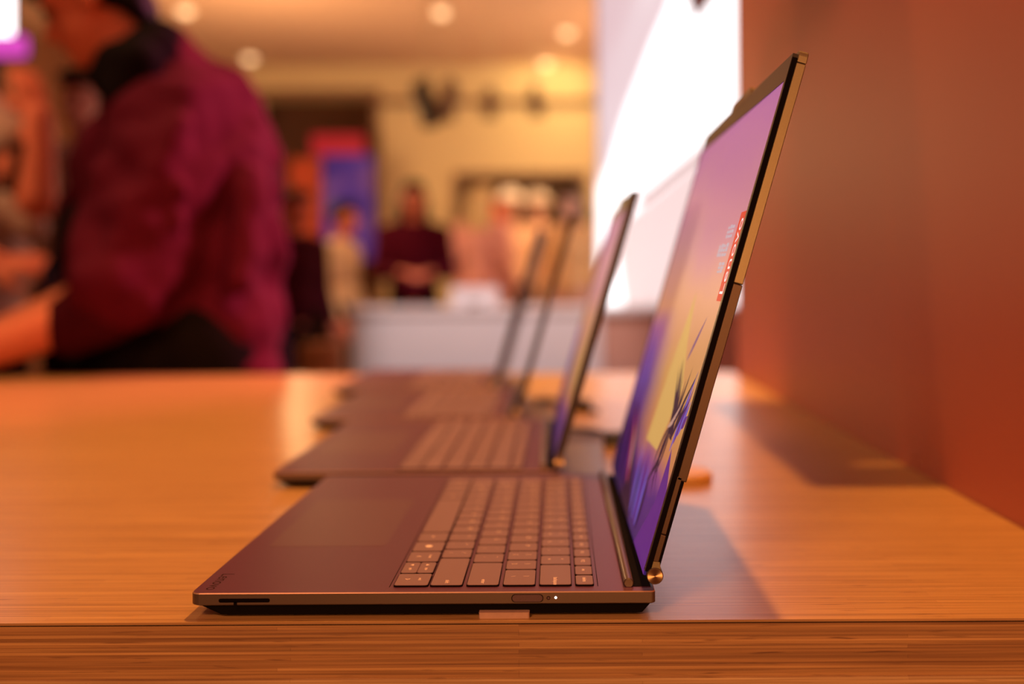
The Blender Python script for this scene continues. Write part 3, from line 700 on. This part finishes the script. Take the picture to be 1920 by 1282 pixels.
# ------------------------------------------------------------------ people
def blob(name, prims, voxel, m, parent=None, smooth=4, noise=None):
    """one continuous surface grown from overlapping tapered limbs and ellipsoids"""
    bm = bmesh.new()
    def sphere(c, rad, rot=None):
        mt = Matrix.Translation(c)
        if rot: mt = mt @ Euler(rot).to_matrix().to_4x4()
        rad = rad if isinstance(rad, (tuple, list)) else (rad,)*3
        bmesh.ops.create_icosphere(bm, subdivisions=3, radius=1, matrix=mt @ Matrix.Diagonal((*rad, 1)))
    for p in prims:
        if p[0] == 'e': sphere(Vector(p[1]), p[2], p[3] if len(p) > 3 else None)
        else:
            _, a, ra, b, rb = p; a, b = Vector(a), Vector(b)
            sphere(a, ra); sphere(b, rb); d = b-a
            if d.length > 1e-6:
                mt = Matrix.Translation((a+b)/2) @ d.to_track_quat('Z', 'Y').to_matrix().to_4x4()
                bmesh.ops.create_cone(bm, cap_ends=True, segments=20, radius1=ra, radius2=rb, depth=d.length, matrix=mt)
    me = bpy.data.meshes.new(name); bm.to_mesh(me); bm.free()
    o = bpy.data.objects.new(name, me); COL.objects.link(o)
    md = o.modifiers.new('r', 'REMESH'); md.mode = 'VOXEL'; md.voxel_size = voxel
    ms = o.modifiers.new('s', 'SMOOTH'); ms.iterations = smooth; ms.factor = 0.5
    if noise:
        tx = bpy.data.textures.new(name+'_folds', 'CLOUDS'); tx.noise_scale = noise[0]; tx.noise_depth = 1
        mdp = o.modifiers.new('d', 'DISPLACE'); mdp.texture = tx; mdp.strength = noise[1]; mdp.texture_coords = 'LOCAL'; mdp.mid_level = 0.5
    bpy.context.view_layer.update()
    me2 = bpy.data.meshes.new_from_object(o.evaluated_get(bpy.context.evaluated_depsgraph_get()))
    bpy.data.objects.remove(o); me2.name = name
    me2.materials.clear(); me2.materials.append(m)
    for p in me2.polygons: p.use_smooth = True
    return link(name, me2, parent)
def loc(parent, *objs):
    for o in objs: o.location = -Vector(parent.location)

def head_prims(c, s, f, up=Vector((0, 0, 1))):
    """head of height 0.24*s centred at c, facing f"""
    f = Vector(f).normalized(); r = f.cross(up).normalized(); u = r.cross(f).normalized()
    P = lambda a, b, z: Vector(c)+s*(r*a+f*b+u*z)
    ang = Matrix((r, f, u)).transposed().to_euler()
    pr = [('e', P(0, -0.012, 0.030), (0.076*s, 0.096*s, 0.088*s), ang), ('e', P(0, 0.022, -0.040), (0.060*s, 0.066*s, 0.075*s), ang),
          ('e', P(0, 0.062, -0.092), (0.026*s, 0.024*s, 0.020*s), ang),
          ('c', P(0, 0.083, 0.012), 0.009*s, P(0, 0.102, -0.026), 0.014*s), ('e', P(0, 0.084, -0.060), (0.024*s, 0.010*s, 0.009*s), ang),
          ('e', P(0.077, -0.015, -0.008), (0.010*s, 0.020*s, 0.032*s), ang), ('e', P(-0.077, -0.015, -0.008), (0.010*s, 0.020*s, 0.032*s), ang),
          ('c', P(-0.045, 0.076, 0.030), 0.010*s, P(0.045, 0.076, 0.030), 0.010*s)]
    eyes = [P(0.032, 0.080, 0.010), P(-0.032, 0.080, 0.010)]
    return pr, eyes, P, ang
def hand_prims(wrist, d, n, curl=0.5, s=1.0, thumb=1):
    """palm and five fingers; d = pointing direction, n = back-of-hand normal"""
    d = Vector(d).normalized(); n = Vector(n); n = (n-d*n.dot(d)).normalized(); r = d.cross(n)
    w_ = Vector(wrist); pr = []
    for k in range(4):
        off = (k-1.5)*0.020*s; ln = (0.075, 0.085, 0.080, 0.064)[k]*s
        kn = w_+d*0.085*s+r*off
        pr.append(('c', w_+d*0.012*s+r*off*0.6, 0.014*s, kn, 0.0115*s))
        q0, dirv = kn, d.copy()
        for j, fr in enumerate((0.45, 0.32, 0.23)):
            dirv = (Matrix.Rotation(-curl*(0.7, 0.9, 0.6)[j], 3, r) @ dirv) if True else dirv
            q1 = q0+dirv*ln*fr; pr.append(('c', q0, (0.0098-0.0008*j)*s, q1, (0.0092-0.001*j)*s)); q0 = q1
    t0 = w_+d*0.025*s-r*thumb*0.028*s; t1 = t0+(d*0.6-r*thumb*0.8-n*0.25).normalized()*0.036*s
    t2 = t1+(d*0.95-r*thumb*0.2-n*0.35).normalized()*0.034*s; t3 = t2+(d*0.95+r*thumb*0.1-n*0.4).normalized()*0.026*s
    pr += [('c', t0, 0.014*s, t1, 0.0115*s), ('c', t1, 0.011*s, t2, 0.010*s), ('c', t2, 0.010*s, t3, 0.0085*s)]
    return pr
def add_eyes(e, eyes, s):
    for p in eyes:
        o = blob('eye', [('e', p, 0.011*s)], 0.004, M['hair'], e, 1); loc(e, o)

def standing(label, x, y, yaw, H, top, bottom, hair, skin, long_hair=False, hat=False, arms='down', bag=False, group='visitors in the background', vox=0.016, dress=False):
    s = H/1.72
    e = tag(empty('person', (x, y, 0)), label, 'person', group)
    f = Vector((math.sin(yaw), math.cos(yaw), 0)); r = Vector((f.y, -f.x, 0))
    P = lambda a, b, z: Vector((x, y, 0))+s*(r*a+f*b+Vector((0, 0, z)))
    hp, eyes, hP, ang = head_prims(P(0, 0.02, 1.60), s, f)
    body = list(hp)+[('c', P(0, -0.01, 1.50), 0.052*s, P(0, -0.01, 1.40), 0.06*s), ('e', P(0, 0, 1.22), (0.15*s, 0.09*s, 0.22*s), ang), ('e', P(0, 0, 0.95), (0.15*s, 0.10*s, 0.14*s), ang)]
    cl, tr, sh = [], [], []
    cl += [('e', P(0, 0, 1.24), (0.185*s, 0.118*s, 0.22*s), ang), ('c', P(-0.13, 0, 1.38), 0.068*s, P(0.13, 0, 1.38), 0.068*s), ('e', P(0, 0, 1.0), (0.175*s, 0.125*s, 0.17*s), ang)]
    if dress: cl.append(('e', P(0, 0, 0.80), (0.21*s, 0.17*s, 0.24*s), ang))
    for sg in (-1, 1):
        tr += [('c', P(0.085*sg, 0, 0.92), 0.098*s, P(0.095*sg, 0.01, 0.50), 0.070*s), ('c', P(0.095*sg, 0.01, 0.50), 0.070*s, P(0.10*sg, -0.01, 0.10), 0.055*s)]
        body += [('c', P(0.085*sg, 0, 0.92), 0.085*s, P(0.095*sg, 0.01, 0.50), 0.055*s), ('c', P(0.095*sg, 0.01, 0.50), 0.055*s, P(0.10*sg, -0.01, 0.08), 0.038*s)]
        sh += [('c', P(0.10*sg, -0.03, 0.045), 0.045*s, P(0.11*sg, 0.13, 0.04), 0.038*s)]
        S_ = P(0.20*sg, 0, 1.36)
        if arms == 'down': E_, W_ = P(0.25*sg, -0.02, 1.08), P(0.25*sg, 0.08, 0.84)
        else: E_, W_ = P(0.25*sg, 0.02, 1.08), P(0.10*sg, 0.27, 1.08)
        cl += [('c', S_, 0.068*s, E_, 0.055*s), ('c', E_, 0.055*s, E_+(W_-E_)*0.85, 0.045*s)]
        body += [('c', S_, 0.045*s, E_, 0.040*s), ('c', E_, 0.040*s, W_, 0.027*s)]
        body += hand_prims(W_, W_-E_, r*sg if arms == 'down' else Vector((0, 0, 1)), 0.45, s*1.1, sg)
    loc(e, blob('body', body, 0.011, M[skin], e, 2), blob('clothing_top', cl, vox, M[top], e, 3), blob('trousers', tr, vox, M[bottom], e, 3), blob('shoes', sh, 0.014, M['cloth_black'], e, 2))
    hh = [('e', hP(0, 0.035, 0.095), (0.080*s, 0.070*s, 0.040*s), ang), ('e', hP(0, -0.030, 0.045), (0.088*s, 0.090*s, 0.090*s), ang), ('e', hP(0, 0.02, 0.085), (0.075*s, 0.075*s, 0.042*s), ang)]
    if long_hair:
        for a in (-0.06, 0, 0.06): hh.append(('c', hP(a, -0.07, 0.0), 0.05*s, hP(a*1.2, -0.085, -0.22), 0.045*s))
    loc(e, blob('hair', hh, 0.012, M[hair], e, 2)); add_eyes(e, eyes, s)
    if hat: loc(e, blob('hat', [('e', hP(0, -0.01, 0.085), (0.105*s, 0.115*s, 0.075*s), ang), ('e', hP(0, 0, 0.055), (0.155*s, 0.165*s, 0.018*s), ang)], 0.010, M['hat'], e, 2))
    return e

# --- the foreground person in the maroon sweatshirt, leaning to the left
D = 2.06
A_ = lambda x, y, d=D: at(x, y, d)
pe = tag(empty('person', (A_(430, 0).x, D, 0)), 'person in a maroon sweatshirt leaning over the far side of the table', 'person')
hc = A_(176, 6, 2.04)
hf = Vector((-0.86, -0.10, -0.42)); hu = Vector((-0.42, 0, 0.86))
hp, eyes, hP, hang = head_prims(hc, 1.0, hf, hu)
el = A_(232, 560, 1.84); wr = Vector((A_(-80, 0, 1.74).x, 1.74, TZ+0.032)); far_el = A_(190, 540, 2.22); far_wr = Vector((A_(0, 0, 1.93).x, 1.93, TZ+0.07))
body = list(hp)+[('c', A_(215, 60), 0.062, A_(285, 150), 0.075), ('e', A_(340, 300), (0.12, 0.15, 0.20), (0, R(18), 0)), ('c', A_(370, 400), 0.10, A_(400, 700), 0.10),
        ('c', A_(320, 215, 1.90), 0.055, el, 0.048), ('c', el, 0.050, wr, 0.031), ('c', A_(300, 215, 2.24), 0.055, far_el, 0.046), ('c', far_el, 0.046, far_wr, 0.03)]
body += hand_prims(wr, Vector((-0.92, -0.30, -0.03)), (0.0, 0.0, 1), 0.07, 1.0, 1)
body += hand_prims(far_wr, Vector((-0.8, -0.5, -0.10)), (0, 0, 1), 0.07, 1.0, -1)
for sg in (-1, 1):
    body += [('c', Vector((A_(430, 0).x, D+sg*0.10, 0.78)), 0.085, Vector((A_(470, 0).x, D+sg*0.12, 0.45)), 0.058), ('c', Vector((A_(470, 0).x, D+sg*0.12, 0.45)), 0.058, Vector((A_(490, 0).x, D+sg*0.13, 0.08)), 0.04)]
loc(pe, blob('body', body, 0.0085, M['skin'], pe, 3)); add_eyes(pe, eyes, 1.0)
hh = [('e', hP(0, -0.035, 0.042), (0.088, 0.092, 0.094), hang), ('e', hP(0, 0.02, 0.085), (0.078, 0.082, 0.046), hang), ('e', hP(0, -0.085, -0.035), (0.066, 0.035, 0.055), hang),
      ('e', hP(0, 0.085, 0.075), (0.070, 0.030, 0.030), hang)]
loc(pe, blob('hair', hh, 0.008, M['hair'], pe, 2))
# sweatshirt: torso, drooping near sleeve with a pushed-up fold, far sleeve, hem
sw = [('e', A_(262, 300), (0.105, 0.17, 0.17), (0, R(20), 0)), ('e', A_(352, 235), (0.155, 0.215, 0.150), (0, R(30), 0)), ('e', A_(372, 330), (0.165, 0.205, 0.20), (0, R(16), 0)), ('e', A_(392, 470), (0.155, 0.190, 0.19), (0, R(6), 0)), ('e', A_(405, 600), (0.138, 0.185, 0.18), (0, 0, 0)),
      ('c', A_(413, 640, 2.0), 0.122, A_(413, 690, 2.0), 0.128), ('c', A_(413, 640, 2.12), 0.118, A_(413, 690, 2.12), 0.122),
      ('c', A_(305, 130), 0.082, A_(345, 200), 0.13), ('c', A_(290, 105), 0.066, A_(318, 140), 0.085),
      ('c', A_(325, 225, 1.93), 0.105, A_(292, 330, 1.89), 0.112), ('c', A_(292, 330, 1.89), 0.112, A_(262, 430, 1.85), 0.108), ('c', A_(262, 430, 1.85), 0.108, A_(236, 515, 1.82), 0.098),
      ('c', A_(215, 470, 1.82), 0.055, A_(270, 560, 1.82), 0.034), ('c', A_(290, 470, 1.84), 0.06, A_(284, 575, 1.83), 0.026),
      ('c', A_(300, 225, 2.24), 0.10, A_(200, 400, 2.28), 0.095), ('c', A_(200, 400, 2.28), 0.095, far_el, 0.075),
      # fold ridges
      ('c', A_(340, 240, 1.835), 0.030, A_(262, 380, 1.775), 0.024), ('c', A_(390, 300, 1.90), 0.035, A_(352, 460, 1.86), 0.028), ('c', A_(330, 350, 1.80), 0.024, A_(238, 372, 1.765), 0.018),
      ('c', A_(330, 410, 1.80), 0.024, A_(220, 455, 1.75), 0.02), ('c', A_(470, 330, 1.93), 0.03, A_(450, 520, 1.90), 0.03)]
loc(pe, blob('sweatshirt', sw, 0.010, M['maroon'], pe, 3, (0.11, 0.055)))
cf = [('c', A_(236, 540, 1.82), 0.076, A_(190, 575, 1.82), 0.068), ('c', A_(190, 575, 1.82), 0.068, A_(135, 606, 1.81), 0.057)]
loc(pe, blob('sleeve_cuff', cf, 0.008, M['maroon_dark'], pe, 2))
co = [('c', A_(228, 120, 1.90), 0.050, A_(220, 178, 1.865), 0.030), ('c', A_(262, 118, 1.89), 0.048, A_(226, 190, 1.86), 0.022), ('c', A_(240, 120, 1.90), 0.052, A_(296, 84, 1.95), 0.042), ('c', A_(222, 140, 2.0), 0.055, A_(300, 78, 2.02), 0.052), ('c', A_(222, 140, 2.12), 0.05, A_(300, 78, 2.10), 0.052), ('c', A_(222, 135, 1.97), 0.042, A_(226, 185, 1.955), 0.022), ('c', A_(255, 125, 1.97), 0.045, A_(238, 180, 1.94), 0.02)]
loc(pe, blob('collar', co, 0.008, M['cloth_black'], pe, 2))
inn = [('e', A_(225, 450, 2.10), (0.12, 0.15, 0.14), (0, R(12), 0)), ('e', A_(290, 560, 2.03), (0.13, 0.16, 0.24)), ('e', A_(290, 680, 2.0), (0.16, 0.17, 0.15))]
loc(pe, blob('black_front', inn, 0.012, M['cloth_black'], pe, 3))  # black shape at the front of the torso, below the arm
tr = []
for sg in (-1, 1):
    tr += [('c', Vector((A_(410, 0).x, D+sg*0.09, 0.82)), 0.125, Vector((A_(470, 0).x, D+sg*0.12, 0.45)), 0.085), ('c', Vector((A_(470, 0).x, D+sg*0.12, 0.45)), 0.085, Vector((A_(490, 0).x, D+sg*0.13, 0.09)), 0.065)]
loc(pe, blob('trousers', tr, 0.014, M['cloth_black'], pe, 3))
loc(pe, blob('shoes', [('c', Vector((A_(495, 0).x, D+sg*0.13, 0.05)), 0.048, Vector((A_(360, 0).x, D+sg*0.13, 0.04)), 0.04) for sg in (-1, 1)], 0.012, M['cloth_black'], pe, 2))

# --- second person at the left edge, beige top, raised arm, other hand holding a phone
D2 = 2.84
B_ = lambda x, y, d=D2: at(x, y, d)
p2 = tag(empty('person', (B_(-60, 0).x, D2, 0)), 'person in a beige top cut off by the left edge, one arm raised', 'person')
hp, eyes, hP, hang = head_prims(B_(-110, 40, 2.88), 1.0, (0.9, -0.35, -0.1))
wr2 = B_(74, 215, 2.70); el2 = B_(70, 370, 2.68); wr3 = B_(-8, 490, 2.58); el3 = B_(-90, 440, 2.72)
body = list(hp)+[('c', B_(-105, 110), 0.055, B_(-90, 180), 0.065), ('e', B_(-75, 330), (0.13, 0.16, 0.24)), ('e', B_(-70, 560), (0.14, 0.16, 0.2)),
        ('c', B_(0, 240, 2.74), 0.055, el2, 0.050), ('c', el2, 0.052, wr2, 0.038), ('c', B_(-120, 240, 2.82), 0.05, el3, 0.045), ('c', el3, 0.045, wr3, 0.034)]
body += hand_prims(wr2, (-0.35, 0.05, 1), (0.6, -0.8, 0), 0.35, 1.0, 1)
body += hand_prims(wr3, (1, -0.1, -0.02), (0.0, -0.6, 0.8), 0.55, 1.15, -1)
for sg in (-1, 1):
    body.append(('c', Vector((B_(-65, 0).x, D2+sg*0.1, 0.75)), 0.08, Vector((B_(-65, 0).x, D2+sg*0.12, 0.08)), 0.045))
loc(p2, blob('body', body, 0.0095, M['skin'], p2, 2)); add_eyes(p2, eyes, 1)
loc(p2, blob('hair', [('e', hP(0, -0.03, 0.045), (0.088, 0.094, 0.094), hang), ('e', hP(0, 0.03, 0.088), (0.075, 0.075, 0.04), hang)], 0.01, M['hair'], p2, 2))
loc(p2, blob('clothing_top', [('e', B_(-70, 300), (0.165, 0.19, 0.24)), ('e', B_(-62, 480), (0.165, 0.18, 0.22)), ('e', B_(-60, 600), (0.16, 0.18, 0.14)), ('c', B_(-20, 240, 2.74), 0.085, B_(20, 262, 2.72), 0.072),
    ('c', B_(20, 380, 2.78), 0.05, B_(60, 420, 2.78), 0.045), ('c', B_(60, 420, 2.78), 0.045, B_(40, 340, 2.78), 0.04)], 0.012, M['cloth_beige'], p2, 3))
loc(p2, blob('bag_strap', [('c', B_(42, 268, 2.66), 0.016, B_(24, 345, 2.65), 0.020)], 0.008, M['cloth_black'], p2, 2))
loc(p2, blob('trousers', [('c', Vector((B_(-65, 0).x, D2+sg*0.1, 0.78)), 0.12, Vector((B_(-65, 0).x, D2+sg*0.12, 0.1)), 0.07) for sg in (-1, 1)], 0.014, M['cloth_black'], p2, 3))
# phone in the lower hand
q = MB(); q.loft([[(a, yy, b) for a, b in rrect(-0.034, 0.034, -0.070, 0.070, 0.012)] for yy in (-0.004, 0.004)])
o = q.build('phone_case', M['metal_black']); e = tag(empty('smartphone', B_(98, 518, 2.55)), 'dark smartphone held in the hand at the left edge', 'phone')
o.parent = e; q = MB(); q.box(-0.030, 0.030, -0.0046, -0.004, -0.062, 0.062); q.build('phone_screen', mat('phone_glass', (0.02, 0.012, 0.03), 0.1), e)
e.rotation_euler = (0, R(32), 0)
del e
# --- visitors farther back
def px_person(label, x, d, headtop, **k):
    z = at(0, headtop, d).z
    return standing(label, at(x, 0, d).x, d, k.pop('yaw', math.pi), z/1.72*1.72/1.0/ (1.733/1.72), **k)
px_person('person in an open grey shirt seen between the maroon sleeve and the raised arm', 160, 4.3, 128, top='cloth_grey', bottom='cloth_black', hair='hair', skin='skin_pale')
px_person('person in a dark maroon jacket with black hair behind the white counter', 776, 6.6, 338, top='maroon', bottom='cloth_black', hair='hair', skin='skin', arms='front', long_hair=True, yaw=math.pi-0.2)
px_person('person in a cream top before the purple poster', 642, 6.4, 375, top='cloth_cream', bottom='cloth_black', hair='hair', skin='skin', yaw=1.75)
px_person('person in a dark jacket half hidden by the maroon sweatshirt', 552, 5.4, 352, top='maroon_dark', bottom='cloth_black', hair='hair', skin='skin', yaw=2.2)
px_person('person with pale hair and a pink dress in the shop opening', 904, 8.4, 345, top='cloth_pink', bottom='cloth_pink', hair='hair_blond', skin='skin_pale', long_hair=True, dress=True, yaw=0.4)
px_person('person in a peach top and pale hat, left of two in the shop opening', 957, 8.8, 358, top='cloth_peach', bottom='cloth_plum', hair='hair_blond', skin='skin_pale', hat=True, yaw=2.9)
px_person('person in a peach top and pale hat, right of two in the shop opening', 1010, 9.5, 362, top='cloth_peach', bottom='cloth_plum', hair='hair_blond', skin='skin_pale', hat=True, yaw=3.4)
px_person('person with black hair and a gold jacket beside the light box', 1072, 7.4, 352, top='cloth_gold', bottom='salmon', hair='hair', skin='skin_pale', yaw=3.6, long_hair=True)
panel('red_pillar_banner', 925, 946, 372, 450, 9.4, M['banner'], 'narrow red banner standing in the shop opening', 'banner', 0.03)
# stool by the doorway
sp = at(603, 640, 4.6)
e = tag(empty('wooden_stool', (sp.x, 4.6, 0)), 'wooden stool below the person in the cream top', 'stool')
n = 24; q = MB(); q.loft([[(r_*math.cos(2*math.pi*i/n), r_*math.sin(2*math.pi*i/n), z) for i in range(n)] for r_, z in ((0.10, sp.z-0.16), (0.105, sp.z-0.15), (0.105, sp.z-0.01), (0.098, sp.z))]); q.build('seat', M['crate'], e)
for k in range(4):
    a = math.pi/4+k*math.pi/2; q = MB(); q.tube([(0.075*math.cos(a), 0.075*math.sin(a), sp.z-0.15), (0.13*math.cos(a), 0.13*math.sin(a), 0)], 0.014, 10); q.build('leg', M['crate'], e)
